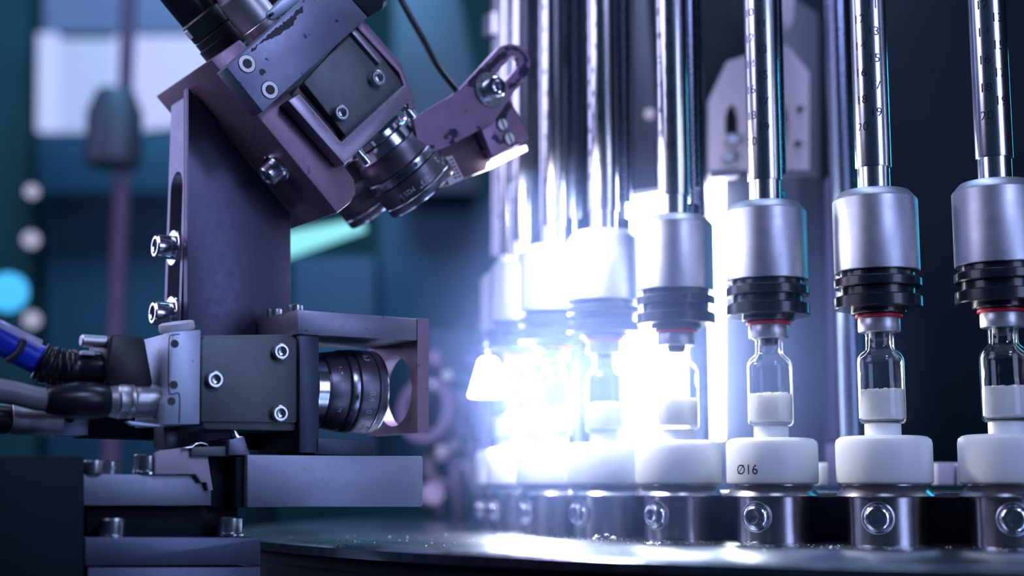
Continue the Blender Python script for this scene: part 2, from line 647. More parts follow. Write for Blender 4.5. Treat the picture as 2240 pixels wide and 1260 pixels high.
def make_head():
    o = thing('capping_head', '', 'capping head', (0, 0, 78.0))
    G = [(0, 78.05), (9.1, 78.1), (9.4, 78.5), (9.4, 79.8), (14.5, 79.9), (14.9, 80.3), (14.9, 83.7), (14.5, 84.1), (12.5, 84.2), (12.5, 87.0), (14.5, 87.1), (14.9, 87.5), (14.9, 90.0), (14.5, 90.4), (12.6, 90.5), (12.6, 92.8)]
    part('gripper', lathe(G, Vector(), Z, 72), 'gripper', o, smooth=30)
    part('sleeve', lathe([(12, 92.6), (14.3, 92.6), (14.55, 92.9), (14.55, 117.6), (14.3, 118.1), (12.0, 120.8), (11.6, 121.0), (0, 121.0)], Vector(), Z, 72), 'cap', o)
    part('inner_tube', lathe([(5.6, 120.9), (5.6, 131)], Vector(), Z, 40), 'rod', o)
    gt = part('graduated_tube', lathe([(5.7, 129.6), (6.1, 129.6), (6.2, 129.9), (6.2, 300)], Vector(), Z, 48), 'rod', o)
    # the slimmer guide rod behind (towards the middle of the carousel = local +Y)
    c = Vector((0, 10.3, 0))
    part('guide_rod', lathe([(3.2, 134), (3.5, 134.4), (3.5, 300)], c, Z, 32), 'darkrod', o)
    bm = lathe([(1.1, 120.9), (1.1, 134.2)], c, Z, 16)
    add_lathe(bm, [(2.6, 122.2), (2.9, 122.6), (2.9, 127.2), (2.5, 127.8)], c, Z, 6)
    part('rod_fitting', bm, 'darkrod', o)
    bm = NB()
    z20 = 143.4
    for k, v in enumerate(range(20, -1, -1)):
        side = -math.radians(19) if v % 2 == 0 else math.radians(27)
        h = z20 + k * 4.87
        if h > 296:
            break
        add_text_cyl(bm, str(v), 4.6, Vector(), Z, Vector((0, -1, 0)), side, h, 6.2)
        vs = []
        for a_, hh in ((-0.33, 2.45), (0.33, 2.45), (0.33, 2.62), (-0.33, 2.62)):
            tt = side + a_
            vs.append(bm.verts.new(Vector((math.sin(tt) * 6.24, -math.cos(tt) * 6.24, h + hh))))
        bm.faces.new(vs)
    part('scale_numbers', bm, 'print', gt, smooth=0)
    return o


def copy_tree(o, parent=None):
    c = o.copy()
    COL.objects.link(c)
    c.parent = parent
    for ch in KIDS.get(o.name, [x for x in bpy.data.objects if x.parent == o]):
        copy_tree(ch, c)
    return c


KIDS = {}
protos = [make_vial(), make_holder(), make_head()]
for o in protos:
    KIDS[o.name] = [x for x in bpy.data.objects if x.parent == o]
WHERE = {7: 'cut by the right edge of the picture', 6: 'second from the right, before the black background',
         5: 'third from the right, beside the tall bright strip', 4: 'fourth from the right, in front of the backlight panel',
         3: 'fifth from the right, left of the backlight panel', 2: 'sixth from the right, in strong glare',
         1: 'seventh from the right, overlapped and blurred', 0: 'eighth from the right, mostly hidden and blurred',
         -1: 'ninth from the right, at the turning of the carousel', -2: 'tenth from the right, behind all others'}
first = True
for k in (6, 7, 5, 4, 3, 2, 1, 0, -1, -2):
    p, a = station_pos(k)
    for i, pr in enumerate(protos):
        o = pr if first else copy_tree(pr)
        o.location = Vector((p.x, p.y, ORG[pr.name].z)) * MM
        o.rotation_euler = (0, 0, a)
        if i == 0:
            o['label'] = 'clear powder vial, ' + WHERE[k]
            o['group'] = 'glass vials on the carousel'
        elif i == 1:
            o['label'] = ('white round holder printed \u00d816 on steel collar, third from the right' if k == 5 else
                          'white holder, ' + WHERE[k])
            o['group'] = 'vial holders on the turntable'
        else:
            o['label'] = 'silver capping head, ' + WHERE[k]
            o['group'] = 'capping heads above the vials'
        if i == 1 and k == 5:
            bm = NB()
            ang = math.radians(-33) - a - math.radians(10.3)
            add_text_cyl(bm, '\u00d816', 4.9, Vector(), Z, Vector((0, -1, 0)), ang, 24.9, 16.15)
            cup = [x for x in bpy.data.objects if x.parent == o and x.name.startswith('cup')][0]
            ORG[cup.name] = Vector((0, 0, 0))
            part('printed_size', bm, 'print', cup, smooth=0)
    first = False

# ------------------------------------------------------------------ machine inside the ring
t = thing('backlight', 'glowing white backlight panel with bright strip behind the vials', 'light', at(1450, 1060, 600))
part('light_panel', yprism([(1366, 440), (1380, 430), (1545, 402), (1545, 958), (1366, 958)], 590, 5), 'panel', t)
part('light_strip', yprism([(1553, 390), (1587, 390), (1587, 962), (1553, 962)], 592, 6), 'panel', t, label='tall narrow bright strip')
part('housing', yprism([(1362, 420), (1640, 380), (1640, 1062), (1362, 1062)], 600, 12), 'bggrey', t)
part('top_bar', yprism([(1553, 372), (1618, 362), (1618, 384), (1553, 390)], 588, 8), 'pale', t)

t = thing('drive_housing', 'dark grey rounded housing behind the third rod from the right', 'housing', at(1700, 1062, 640))
part('shell', yprism([(1590, 1062), (1590, 395), (1600, 381), (1785, 381), (1803, 398), (1808, 1062)], 625, 40, 2), 'bggrey', t)
t = thing('bearing_plate', 'pale lilac angular plate with dark bore above the dark grey housing', 'plate', at(1660, 380, 660))
bore = [at(1690 + 38 * math.cos(i * math.pi / 12), 275 + 70 * math.sin(i * math.pi / 12), 650) for i in range(24)]
slot = [at(1602 + 16 * math.cos(i * math.pi / 8), 272 + 45 * math.sin(i * math.pi / 8), 650) for i in range(16)]
part('plate', add_plate_hole(NB(), [at(x, y, 650) for x, y in [(1552, 372), (1552, 215), (1590, 135), (1640, 118), (1722, 98), (1770, 158), (1770, 372)]], [bore, slot], Vector((0, 6, 0))), 'pale', t)
part('bore_ring', lathe([(8.5, 0), (14, 0), (14, 8), (8.5, 8), (8.5, 0)], at(1700, 300, 662), Vector((0, -1, 0)), 32, cap=False), 'dark', t)
part('bolt', lathe([(3, 0), (3.4, 3), (2.2, 5), (0, 5)], at(1600, 310, 650), Vector((0, -1, 0)), 20), 'screw', t)
part('bolt', lathe([(3, 0), (3.0, 3), (2.2, 5), (0, 5)], at(1590, 348, 650), Vector((0, -1, 0)), 20), 'screw', t)
part('bolt', lathe([(1.4, 0), (1.4, 2), (0, 2)], at(1749, 240, 650), Vector((0, -1, 0)), 16), 'dark', t)
part('bolt', lathe([(1.4, 0), (1.4, 2), (0, 2)], at(1744, 316, 650), Vector((0, -1, 0)), 16), 'dark', t)
t = thing('machine_frame', 'dark upright machine casing behind the right half of the rods', 'casing', at(1700, 1062, 720))
part('side_plate', yprism([(1655, -60), (1790, 30), (1800, 1062), (1655, 1062)], 700, 8), 'bggrey', t)
part('back_plate', yprism([(1260, -80), (1850, -80), (1850, 1062), (1260, 1062)], 740, 8), 'dark', t)
part('foot', yprism([(1790, 970), (1850, 970), (1850, 1062), (1790, 1062)], 690, 12), 'bgpurple', t)
part('edge_panel', yprism([(1806, 400), (1852, 330), (1852, 965), (1806, 965)], 705, 6), 'bgpurple', t)
t = part('guide_column', lathe([(5.6, 17.6), (5.6, 330)], Vector((at(1860, 900, 600).x, 600, 0)), Z, 40), 'darkrod')
tag(t, 'plain grey guide column between the second and third rods from right', 'column')
t = part('rear_screen', yprism([(1850, -100), (2400, -100), (2400, 1045), (1850, 1045)], 745, 6), 'dark')
tag(t, 'black screen standing behind the rightmost vials', 'screen')
t = part('white_spacer', yprism([(1790, 1012), (1812, 1012), (1812, 1061), (1790, 1061)], 560, 8), 'white')
tag(t, 'small white block between the second and third holders', 'block')
for i, (x0, x1) in enumerate([(2050, 2088), (2094, 2108)]):
    t = part('spacer_block', yprism([(x0, 1012), (x1, 1012), (x1, 1061), (x0, 1061)], 560, 8), 'pale')
    tag(t, ['wider', 'narrower'][i] + ' small pale block between the two rightmost holders', 'block')
t = part('guide_column', lathe([(4.6, 17.6), (4.6, 330)], Vector((at(1528, 900, 578).x, 578, 0)), Z, 40), 'darkrod')
tag(t, 'dark full-height column crossing in front of the backlight panel edge', 'column')
t = part('guide_column', lathe([(2.4, 17.6), (2.4, 110)], Vector((at(1264, 900, 640).x, 640, 0)), Z, 32), 'darkrod')  # added as a darker backdrop, not a known guide column
tag(t, 'slim dark column between the fifth and sixth vials from the right', 'column')

t = part('indicator_lamp', lathe([(2.6, 0), (2.6, 2), (1.8, 3.4), (0, 3.8)], at(1420, 250, 690), Vector((0, -1, 0)), 24), 'dotlight')
tag(t, 'round pale indicator lamp between the third and fourth rods', 'lamp')
t = part('lamp_post', yprism([(1388, -60), (1412, -60), (1440, 262), (1440, 430), (1386, 430)], 694, 8, 1), 'bggrey')
tag(t, 'blurred blue-grey post carrying the indicator lamp above the backlight', 'post')
t = part('hinge_post', yprism([(1712, -60), (1740, -60), (1738, 40), (1728, 66), (1714, 40)], 655, 10, 1), 'pale')
tag(t, 'pale hinge post hanging above the angular plate', 'post')

# a conical lamp left of the vials
t = thing('cone_lamp', 'small white glowing cone lamp left of the blurred vials', 'lamp', at(1075, 1000, 700))
cl0 = at(1068, 868, 640)
part('lamp_shade', lathe([(0, 0), (8.6, 0), (8.8, 0.8), (4.2, 16.5), (3, 17.5), (0, 17.5)], cl0, Z, 36), 'panel', t)
area('cone_light', cl0 + Vector((9, -8, 3)), (50, 545, 28), 12, 12, 0.65, (0.86, 0.88, 1.0))
for zz in (755, 777):  # pale knobs added to imitate two small highlights on metal
    part('knob', lathe([(0, -2.2), (1.6, -1.6), (2.2, 0), (1.6, 1.6), (0, 2.2)], at(1058, zz, 690), Z, 20), 'ring', t)
part('stem', add_tube(NB(), [cl0 + Z * 17, cl0 + Vector((-1, 4, 24)), cl0 + Vector((-4, 40, 34)), at(1060, 700, 716)], 1.8), 'steel', t)
part('bracket', add_tube(NB(), [at(1060, 700, 716), at(1062, 900, 724), at(1070, 1190, 728)], 4), 'bgpurple', t)

# ------------------------------------------------------------------ camera rig: post
t = thing('bracket_post', 'tall dark angle post with slotted side carrying both cameras', 'post', onq(500, 1000, -30))
QP = -30
part('web', qprism([(412, 190), (636, 468), (636, 985), (412, 985)], QP, 5, 0.2), 'post', t)
# slotted side flange: plane through the post's left edge, normal -A
fl = onq(412, 600, QP)


def onflange(px, py):
    r = ray(px, py)
    k = (fl - CAM).dot(A) / r.dot(A)
    return CAM + r * k


FD = 16.5
top = onflange(412, 190)
back = onflange(375, 219)
outl = [top, Vector((back.x, back.y, back.z)), Vector((back.x, back.y, 0)), Vector((top.x, top.y, 0))]
zt = onflange(394, 372).z
zb = onflange(394, 730).z
cmid = (top + back) / 2
hw = (top - back)
hw.z = 0
hw = hw.length * 0.36
dirb = (back - top)
dirb.z = 0
dirb.normalize()
slotp = []
for i in range(9):
    an = math.pi * i / 8
    slotp.append(Vector((cmid.x, cmid.y, zt - hw)) + dirb * (hw * math.cos(an)) + Z * (hw * math.sin(an)))
for i in range(9):
    an = math.pi + math.pi * i / 8
    slotp.append(Vector((cmid.x, cmid.y, zb + hw)) + dirb * (hw * math.cos(an)) + Z * (hw * math.sin(an)))
part('slotted_flange', add_plate_hole(NB(), outl, [slotp], A * 4.5), 'anod', t)
for (x, y) in ((388, 540), (385, 685)):
    b = onflange(x, y)
    b = Vector((cmid.x, cmid.y, b.z))
    screw_head('clamp_screw', b, -A, 4.3, 6.5, t, 'chrome', washer=6.6)

# ------------------------------------------------------------------ tilted bracket arm
t = thing('tilted_bracket', 'purple tilted bracket arm crossing the top of the post', 'bracket', onq(640, 300, -4))
part('arm', qprism([(460, 130), (525, 86), (640, 212), (775, 392), (779, 420), (768, 442), (738, 466)], -4, 55, 0.5), 'anod2', t)
# screw on its underside
sd = (E2.cross(N)).normalized()
if sd.dot(Vector((-1, 0, -1))) < 0:
    sd = -sd
p1 = onq(600, 300, -4)
side0 = onq(460, 130, -4)


def onside(px, py):
    r = ray(px, py)
    k = (side0 - CAM).dot(sd) / r.dot(sd)
    return CAM + r * k


screw_head('side_screw', onside(606, 366), sd, 3.9, 5.0, t, 'screw', washer=5.6)
part('beam', qprism([(495, 147), (722, -53), (805, 37), (575, 245)], 5, 9, 0.4), 'beam', t, label='blue-grey cross beam with stained edge')
def stain(name, poly, q, parent, seed, jag=3.0):
    rnd = random.Random(seed)
    out = []
    for (x0, y0), (x1, y1) in zip(poly, poly[1:] + poly[:1]):
        n = max(int(math.hypot(x1 - x0, y1 - y0) / 5), 1)
        for k in range(n):
            f = k / n
            out.append((x0 + (x1 - x0) * f + rnd.uniform(-jag, jag), y0 + (y1 - y0) * f + rnd.uniform(-jag, jag)))
    from mathutils.geometry import tessellate_polygon
    bm = NB()
    P = [onq(x, y, q) for x, y in out]
    vs = [bm.verts.new(p) for p in P]
    for tr in tessellate_polygon([P]):
        bm.faces.new([vs[i] for i in tr])
    return part(name, bm, 'stain', parent, smooth=0)


beam = [x for x in bpy.data.objects if x.parent == t and x.name.startswith('beam')][0]
stain('oil_stain', [(536, 124), (560, 100), (600, 66), (640, 32), (662, 12), (664, 26), (650, 36), (640, 56), (618, 70), (596, 84), (575, 92), (552, 112)], 5.03, beam, 1, 2.5)
stain('oil_stain', [(566, 154), (576, 150), (582, 158), (574, 166), (566, 160)], 5.03, beam, 2, 1.5)
for (x, y) in ((540, 140), (590, 197)):
    c = onq(x, y, 5)
    fs = part('flush_screw', lathe([(3.0, -0.5), (3.0, 0.25), (2.85, 0.4), (1.75, 0.45), (1.6, 0.2), (1.55, -0.3)], c, N, 36, cap=False), 'ring', t)
    part('screw_socket', lathe([(3.25, 0.02), (3.25, 0.12), (0, 0.12)], c, N, 32), 'black', fs)
part('end_block', qprism([(772, 0), (745, -45), (842, -40), (838, 18), (808, 36)], 2, 12), 'dark', t)
part('end_screw', lathe([(2.2, 0), (2.2, 2.2), (1.5, 2.6), (0, 2.6)], onq(828, 10, -2), E1, 20), 'chrome', t)

# ------------------------------------------------------------------ lens builder
LENS = [(9.5, -1.0), (11.2, -1.0), (11.2, 1.0), (12.3, 1.2), (12.3, 1.9)]


def lens(org, axis, parent, texts, flip=False):
    part('mount_ring', lathe([(9, -1.5), (10.8, -1.5), (10.8, 0.4), (11.8, 0.5), (12.6, 1.0), (12.7, 4.8), (12.4, 5.2)], org, axis, 64), 'chrome', parent)
    part('rear_barrel', lathe([(12.3, 5.1), (13.1, 5.5), (13.2, 5.8), (14.1, 11.8), (14.0, 12.3), (13.5, 12.5)], org, axis, 72), 'lens', parent)
    part('middle_ring', lathe([(13.5, 12.4), (14.3, 12.8), (14.5, 13.1), (14.6, 15.7), (14.3, 16.1), (13.8, 16.3)], org, axis, 72), 'lensring', parent)
    fb = part('front_barrel', lathe([(13.8, 16.2), (14.7, 16.6), (14.8, 16.9), (14.8, 23.0), (14.5, 23.2), (14.5, 23.6), (14.8, 23.8), (14.8, 26.2), (14.5, 26.7), (13.2, 26.8), (12.6, 24.0), (12.0, 22.6)], org, axis, 72, cap=False), 'lens', parent)
    part('front_rim', lathe([(14.83, 23.35), (14.95, 23.5), (14.83, 23.75)], org, axis, 72, cap=False), 'chrome', parent)
    part('front_edge', lathe([(14.6, 26.6), (14.85, 26.3), (14.7, 26.9), (13.4, 26.95)], org, axis, 72, cap=False), 'chrome', parent)
    part('front_glass', lathe([(12.2, 22.6), (9, 23.8), (5, 24.5), (0, 24.8)], org, axis, 48), 'rubber', parent)
    bm = NB()
    for s, ang, h, sz in texts:
        add_text_cyl(bm, s, sz, org, axis, N, math.radians(ang), h, 14.85 if h > 16 else 13.75)
    part('lens_scale', bm, 'printpale', fb, smooth=0)
    for ang, h, r in ((12, 14.4, 14.55), (-48, 21, 14.8), (62, 22, 14.8), (48, 7.4, 13.3)):
        ax = axis.normalized()
        bn = ax.cross(N).normalized()
        d = N * math.cos(math.radians(ang)) + bn * math.sin(math.radians(ang))
        part('grub_screw', lathe([(0.85, -0.3), (0.85, 0.06), (0, 0.06)], org + ax * h + d * r, d, 14), 'black', fb)


# upper camera
t = thing('tilted_camera', 'grey-green box camera with lens tilted down at the bracket top', 'camera', onq(760, 200, 0))
part('body', qprism([(664, 180), (780, 52), (893, 196), (758, 300)], -1, 29, 0.6), 'body', t)
part('recess', qprism([(650, 190), (690, 180), (880, 190), (880, 215), (754, 345), (635, 215)], -4.5, 20, 0.2), 'black', t)  # black block added as the shade in the gap behind the frame
for (x, y) in ((820, 174), (740, 250)):
    screw_head('body_screw', onq(x, y, -1), N, 2.8, 3.2, t, 'screw')
part('mount_frame', qprism([(630, 220), (655, 205), (747, 311), (883, 186), (907, 211), (754, 360)], 3.5, 7, 0.3), 'frame', t, label='brushed L-shaped frame around the body')
part('side_strip', qprism([(775, 30), (798, 47), (880, 142), (896, 190), (912, 235), (895, 238), (884, 188), (873, 158), (780, 58)], 0, 6, 0.2), 'anod2', t)
part('side_rail', qprism([(762, 62), (770, 56), (838, 132), (830, 140)], 1, 3, 0.2), 'frame', t)
la = onq(826, 285, -14.5) + E2 * 1.8 - E1 * 1.6
TXU = [('2', -22, 18.6, 3.2), ('m', 6, 18.4, 3.2), ('1:1.4', -45, 20.4, 2.4), ('2/3"', 18, 21.2, 3.2), ('M25.5', 47, 20.6, 2.6), ('35', -30, 21.4, 2.0), ('4', -32, 14.3, 1.8)]
lens(la, E2, t, TXU)
for (x, y) in ((790, 340), (890, 240)):
    part('thumb_screw', lathe([(1.6, -2), (1.6, 0.5), (2.1, 0.6), (2.1, 3.6), (1.8, 4)], onq(x, y, -3), E2, 24, knurl=(3,)), 'chrome', t)

# second tilted camera behind
t = thing('rear_tilted_camera', 'second tilted lens peeping out behind the purple bracket end', 'camera', onq(780, 470, -44))
lb = la - E2 * 1.8 - N * 29.8 - E1 * 1.4
add = NB()
add_box(add, lb - E2 * 20 - N * 1.5 + E1 * 4, E1, N, E2, 10, 11, 18)
part('body', add, 'body', t)
lens(lb, E2, t, [('M25.5', 40, 20.6, 2.4)])

# connectors at the top left
t = thing('knurled_plug', 'knurled silver cable plug above the cross beam', 'plug', onq(560, 60, -12))
b0 = onq(590, 78, -12)
part('knurled_sleeve', lathe([(7.2, 0), (7.4, 0.4), (7.4, 5.5), (7.0, 6.0)] + [(7.3, 6.2 + i * 0.8) for i in range(16)] + [(6.6, 19.4), (6.6, 26)], b0, -E2, 60, knurl=tuple(range(4, 20))), 'knurl', t)
t = thing('dark_plug', 'dark green round plug at the top end of the bracket', 'plug', onq(470, 110, -30))
b0 = onq(505, 112, -30)
part('socket_ring', lathe([(8.6, 0), (8.8, 0.5), (8.8, 6), (8, 6.4)], b0 + E1 * (-0.5), -E2, 40), 'black', t)
part('plug_body', lathe([(8.2, 5.5), (8.6, 6), (8.6, 9), (8.2, 9.4), (8.6, 9.8), (8.6, 16), (7.6, 17)], b0, -E2, 48), 'greenblack', t)
part('lock_pin', lathe([(1.1, 0), (1.1, 3), (0.6, 3.5)], b0 - E2 * 12 - E1 * 8.6, -E2, 16), 'whiteplug', t)
part('cable_boot', lathe([(7.4, 16), (8.0, 17), (8.0, 34), (7.2, 35), (7.2, 60)], b0, -E2, 40), 'rubber', t)
t = part('black_cover', qprism([(470, -20), (600, -120), (625, 20), (560, 75), (500, 70), (478, 40)], -22, 14, 2), 'rubber')
tag(t, 'dark blue-black moulded cover behind the knurled plug', 'cover')
t = thing('flat_connector', 'silver flat connector shell lying along the beam top', 'connector', onq(620, 20, -4))
part('shell', qprism([(582, 30), (640, -25), (690, -40), (665, 2), (600, 44), (588, 42)], -4, 8, 0.6), 'housing', t)
part('hook', lathe([(0.6, 0), (0.6, 2.5)], onq(590, 34, -3.5), N, 12), 'black', t)

# ------------------------------------------------------------------ light arm
t = thing('light_arm', 'purple slotted arm holding the small bright light bar', 'arm', onq(1000, 280, -2))
QA = -2
out = [(930, 242), (975, 217), (1000, 202)]
for i in range(13):
    an = math.radians(232 + i * 14.5)
    out.append((1117 + 43 * math.cos(an), 139 + 43 * math.sin(an)))
out += [(1083, 262), (1052, 282), (985, 318), (945, 333), (918, 336), (905, 262)]
sl = []
for i in range(9):
    an = math.radians(220 + 180 * i / 8)
    sl.append((1123 + 13 * math.cos(an), 137 + 14 * math.sin(an)))
for i in range(9):
    an = math.radians(40 + 180 * i / 8)
    sl.append((1078 + 12 * math.cos(an), 192 + 14 * math.sin(an)))
part('slotted_arm', add_plate_hole(NB(), [onq(x, y, QA) for x, y in out], [[onq(x, y, QA) for x, y in sl]], -N * 2.5), 'worn', t, smooth=0)
arm = [x for x in bpy.data.objects if x.parent == t and x.name.startswith('slotted_arm')][0]
stain('worn_patch', [(1020, 188), (1050, 157), (1086, 122), (1100, 112), (1112, 116), (1106, 126), (1092, 134), (1070, 160), (1050, 176), (1036, 192)], QA + 0.03, arm, 3, 1.5)
stain('worn_patch', [(1104, 104), (1124, 102), (1142, 110), (1150, 122), (1143, 122), (1134, 114), (1120, 109), (1106, 112)], QA + 0.03, arm, 4, 1.5)
stain('worn_patch', [(1112, 182), (1126, 178), (1138, 166), (1140, 172), (1128, 190), (1114, 196)], QA + 0.03, arm, 5, 1.5)
part('big_washer', lathe([(3, 0), (6.7, 0), (6.9, 0.3), (6.7, 1.3), (3, 1.3)], onq(1070, 197, QA), N, 48), 'steel', t)
screw_head('arm_screw', onq(1070, 197, QA) + N * 1.3, N, 4.0, 5.0, t, 'chrome')
lb_ = part('lamp_block', qprism([(1114, 208), (1158, 303), (1078, 346), (1052, 280)], -5, 16, 0.3), 'worn', t)
stain('worn_patch', [(1082, 262), (1096, 240), (1112, 222), (1120, 232), (1112, 246), (1104, 262), (1088, 268)], -4.97, lb_, 6, 2)
for (x, y) in ((1098, 273), (1113, 303)):
    c = onq(x, y, -5)
    ss = part('slotted_screw', lathe([(2.2, 0), (2.2, 0.6), (2.0, 0.85), (0, 0.9)], c, N, 28), 'ring', t)
    bm = NB()
    add_box(bm, c + N * 0.9, (E1 + E2 * 0.35).normalized(), (E2 - E1 * 0.35).normalized(), N, 0.32, 2.1, 0.12, 0)
    part('screw_slot', bm, 'black', ss)
    part('screw_rim', lathe([(2.75, 0), (2.75, 0.12), (0, 0.12)], c, N, 28), 'black', ss)
part('lamp_arm', qprism([(905, 262), (1051, 276), (1079, 365), (985, 403), (940, 330)], -10, 14, 0.3), 'shade', t)
pl = part('paper_label', qprism([(966, 346), (989, 340), (1015, 391), (983, 406)], -9.4, 0.5, 0), 'paper', t, label='small pale printed sticker')
bm = NB()
for r_ in range(2):
    for c_ in range(6):
        fx = 975 + c_ * 3.6 + r_ * 9
        fy = 352 + c_ * 7.2 - r_ * 3
        add_prism(bm, [onq(fx, fy, -9.35), onq(fx + 6, fy - 2, -9.35), onq(fx + 7, fy + 1.4, -9.35), onq(fx + 1, fy + 3.4, -9.35)], N * 0.05, 0)
part('label_print', bm, 'print', pl)
part('light_bar', qprism([(1078, 352), (1151, 317), (1155, 329), (1074, 370)], -6, 14, 0.2), 'bar', t, label='glowing white light bar')
t = part('thin_cable', add_tube(NB(), [onq(868, -20, -20), onq(888, 20, -19), onq(925, 85, -16), (onq(958, 145, -12)), onq(1000, 198, -6), onq(1015, 210, -5)], 1.25), 'rubber')
tag(t, 'thin black cable running down to the slotted arm', 'cable')

# real lamp of the light bar, shining down on the vials
lp = onq(1112, 366, -12)
area('bar_light', lp + Vector((1, 0, -4)), (50, 560, 60), 26, 12, 0.38, (0.86, 0.88, 1.0))

# ------------------------------------------------------------------ side camera
t = thing('side_camera', 'grey-green box camera with lens facing the vials sideways', 'camera', onq(550, 950, 0))
part('body', qprism([(443, 738), (448, 733), (645, 731), (655, 742), (655, 930), (648, 943), (450, 940), (443, 930)], 0, 29, 0.6), 'body', t)
part('side_plate', qprism([(440, 745), (446, 739), (646, 738), (652, 746), (652, 916), (646, 925), (440, 922)], 1.2, 1.2, 0.2), 'body', t)
for (x, y) in ((610, 770), (466, 831), (608, 905)):
    screw_head('body_screw', onq(x, y, 1.2), N, 2.8, 2.6, t, 'screw')
lc = onq(740, 852, -14.5)
lc0 = onq(660, 852, -14.5)
lens(lc0, A, t, [('1.4', -28, 9.5, 3.0), ('2', -5, 9.8, 3.2), ('4', 33, 9.5, 3.2), ('0.3', -50, 20.0, 3.0), ('0.4', 10, 20.2, 3.0), ('0.5', 36, 20.0, 3.0), ('M25.5', 66, 20, 2.2)])

t = thing('lens_frame', 'purple box frame bolted around the side camera lens', 'frame', onq(740, 1000, 3))
QF = 4
pt = onq(650, 700, QF)
tl = [onq(650, 677, QF), onq(912, 697, QF)]
bl = [onq(652, 731, QF), onq(912, 745, QF)]
bm = NB()
add_prism(bm, [tl[0], tl[1], bl[1], bl[0]], -N * 36, 0.3)
part('top_plate', bm, 'anod', t)
part('end_plate', add_plate_hole(NB(), [onq(938, 697, QF), onq(938, 697, QF) - N * 38, onq(938, 947, QF) - N * 38, onq(938, 947, QF)], [[onq(938, 850, QF) - N * 17.5 + N * (13.4 * math.cos(i * math.pi / 20)) + Z * (12.8 * math.sin(i * math.pi / 20)) for i in range(40)]], -A * 4.6), 'anod2', t)
part('upright', qprism([(655, 728), (698, 735), (698, 992), (655, 990)], QF - 1, 36, 0.3), 'navy', t)
part('foot_bar', qprism([(690, 958), (819, 962), (819, 998), (690, 994)], QF - 1, 30, 0.3), 'navy', t)
for (x, y) in ((600, 690), (646, 676)):
    k = onq(650, 677, QF)
    r = ray(x, y)
    tt = (k.z - CAM.z) / r.z
    screw_head('cap_screw', Vector((onq(x, y, -8 if x > 620 else -22).x, onq(x, y, -8 if x > 620 else -22).y, k.z)), Z, 2.7, 3.2, t, 'screw')

# pale rear housing
t = thing('camera_rear_housing', 'pale blue-grey connector housing at the rear of the side camera', 'housing', onq(410, 930, 2))
hs = part('shell', qprism([(376, 726), (440, 721), (437, 928), (358, 930), (361, 880), (370, 860)], 2.5, 29, 0.4), 'housing', t)
for (x, y) in ((382, 752), (380, 842), (375, 878)):
    part('screw_hole', lathe([(1.35, -0.2), (1.35, 0.08), (0, 0.08)], onq(x, y, 2.5), N, 20), 'black', hs)
bm = NB()
pp = [onq(x, y, 2.55) for x, y in [(393, 731), (378, 733), (370, 745), (369, 850), (376, 862), (392, 864), (392, 925)]]
add_tube(bm, pp, 0.18, 6)
part('panel_groove', bm, 'black', hs)
part('plug_disc', lathe([(5.6, 0), (6.0, 0.8), (5.8, 2.6), (5.0, 3.0), (0, 3.0)], Vector((onq(388, 724, -9).x, onq(388, 724, -9).y, onq(388, 724, -9).z)), Vector((-0.12, -0.2, 1)), 36), 'whiteplug', t, label='white round plug on top')

# cables and plugs on the left
t = thing('black_plug', 'big black multi-pin plug with ribbed boot and thumb screw', 'plug', onq(260, 850, -8))
part('plug_housing', qprism([(240, 735), (250, 731), (310, 735), (318, 745), (335, 838), (325, 858), (240, 858), (232, 800)], -6, 22, 0.8), 'black', t)
part('thumb_screw', lathe([(1.5, -12), (1.5, 0), (2.0, 0.2), (2.0, 7.8), (1.6, 8.3)], onq(233, 748, -10), (-A + N * 0.0), 28, knurl=(3,)), 'knurl', t)
part('white_latch', qprism([(180, 766), (208, 768), (208, 778), (180, 776)], -9, 4, 0.4), 'whiteplug', t)
bts = [onq(240, 808, -14), onq(200, 806, -15), onq(150, 806, -17), onq(118, 802, -18), onq(86, 788, -19)]
bm = NB()
add_tube(bm, bts, 6, 24, radii=lambda u: 5.6 + (0.55 if int(u * 26) % 2 and 0.4 < u else 0) + (0.4 if u > 0.4 else 0))
part('ribbed_boot', bm, 'rubber', t, smooth=50)
t = thing('blue_cable', 'bright blue cable with clear tag and black tie', 'cable', onq(40, 780, -18))
part('sheath', add_tube(NB(), [onq(100, 796, -19), onq(70, 780, -19), onq(20, 752, -19), onq(-60, 700, -19)], 4.9, 24), 'blue', t)
part('clear_tag', qprism([(-10, 705), (5, 700), (95, 744), (90, 762), (-10, 712)], -12, 1.2, 0.2), 'clear', t)
part('cable_tie', add_tube(NB(), [onq(52, 742, -13.5), onq(47, 760, -13), onq(34, 778, -13.2), onq(14, 790, -14)], 1.0, 10), 'black', t)
t = thing('round_plug', 'silver round plug with black boot screwed into the housing', 'plug', onq(290, 915, -2))
pc = onq(352, 877, -9)
pd = (onq(232, 876, -9) - pc).normalized()
part('socket_rim', lathe([(5.4, -2), (6.2, -1.5), (6.2, 0.5), (5.2, 1.0)], pc, pd, 40), 'housing', t)
part('knurled_sleeve', lathe([(5.2, 0), (5.4, 4.5)] + [(5.35, 5 + i * 0.8) for i in range(6)] + [(5.5, 9.6), (5.9, 10), (5.9, 11.2), (5.7, 11.5), (5.9, 11.8), (5.9, 14.5), (5.4, 15.2), (5.6, 15.6), (5.2, 17.5), (4.4, 18.0)], pc, pd, 56, knurl=(2, 3, 4, 5, 6, 7)), 'knurl', t)
e0 = pc + pd * 17
part('boot', lathe([(4.6, 0), (5.4, 1.0), (6.0, 6), (6.0, 11), (5.2, 15), (4.4, 19), (3.8, 20)], e0, pd, 36), 'rubber', t)
part('grey_sheath', add_tube(NB(), [e0 + pd * 18, onq(80, 872, -10), onq(20, 858, -11), onq(-60, 846, -12)], 3.7, 20), 'greycable', t)
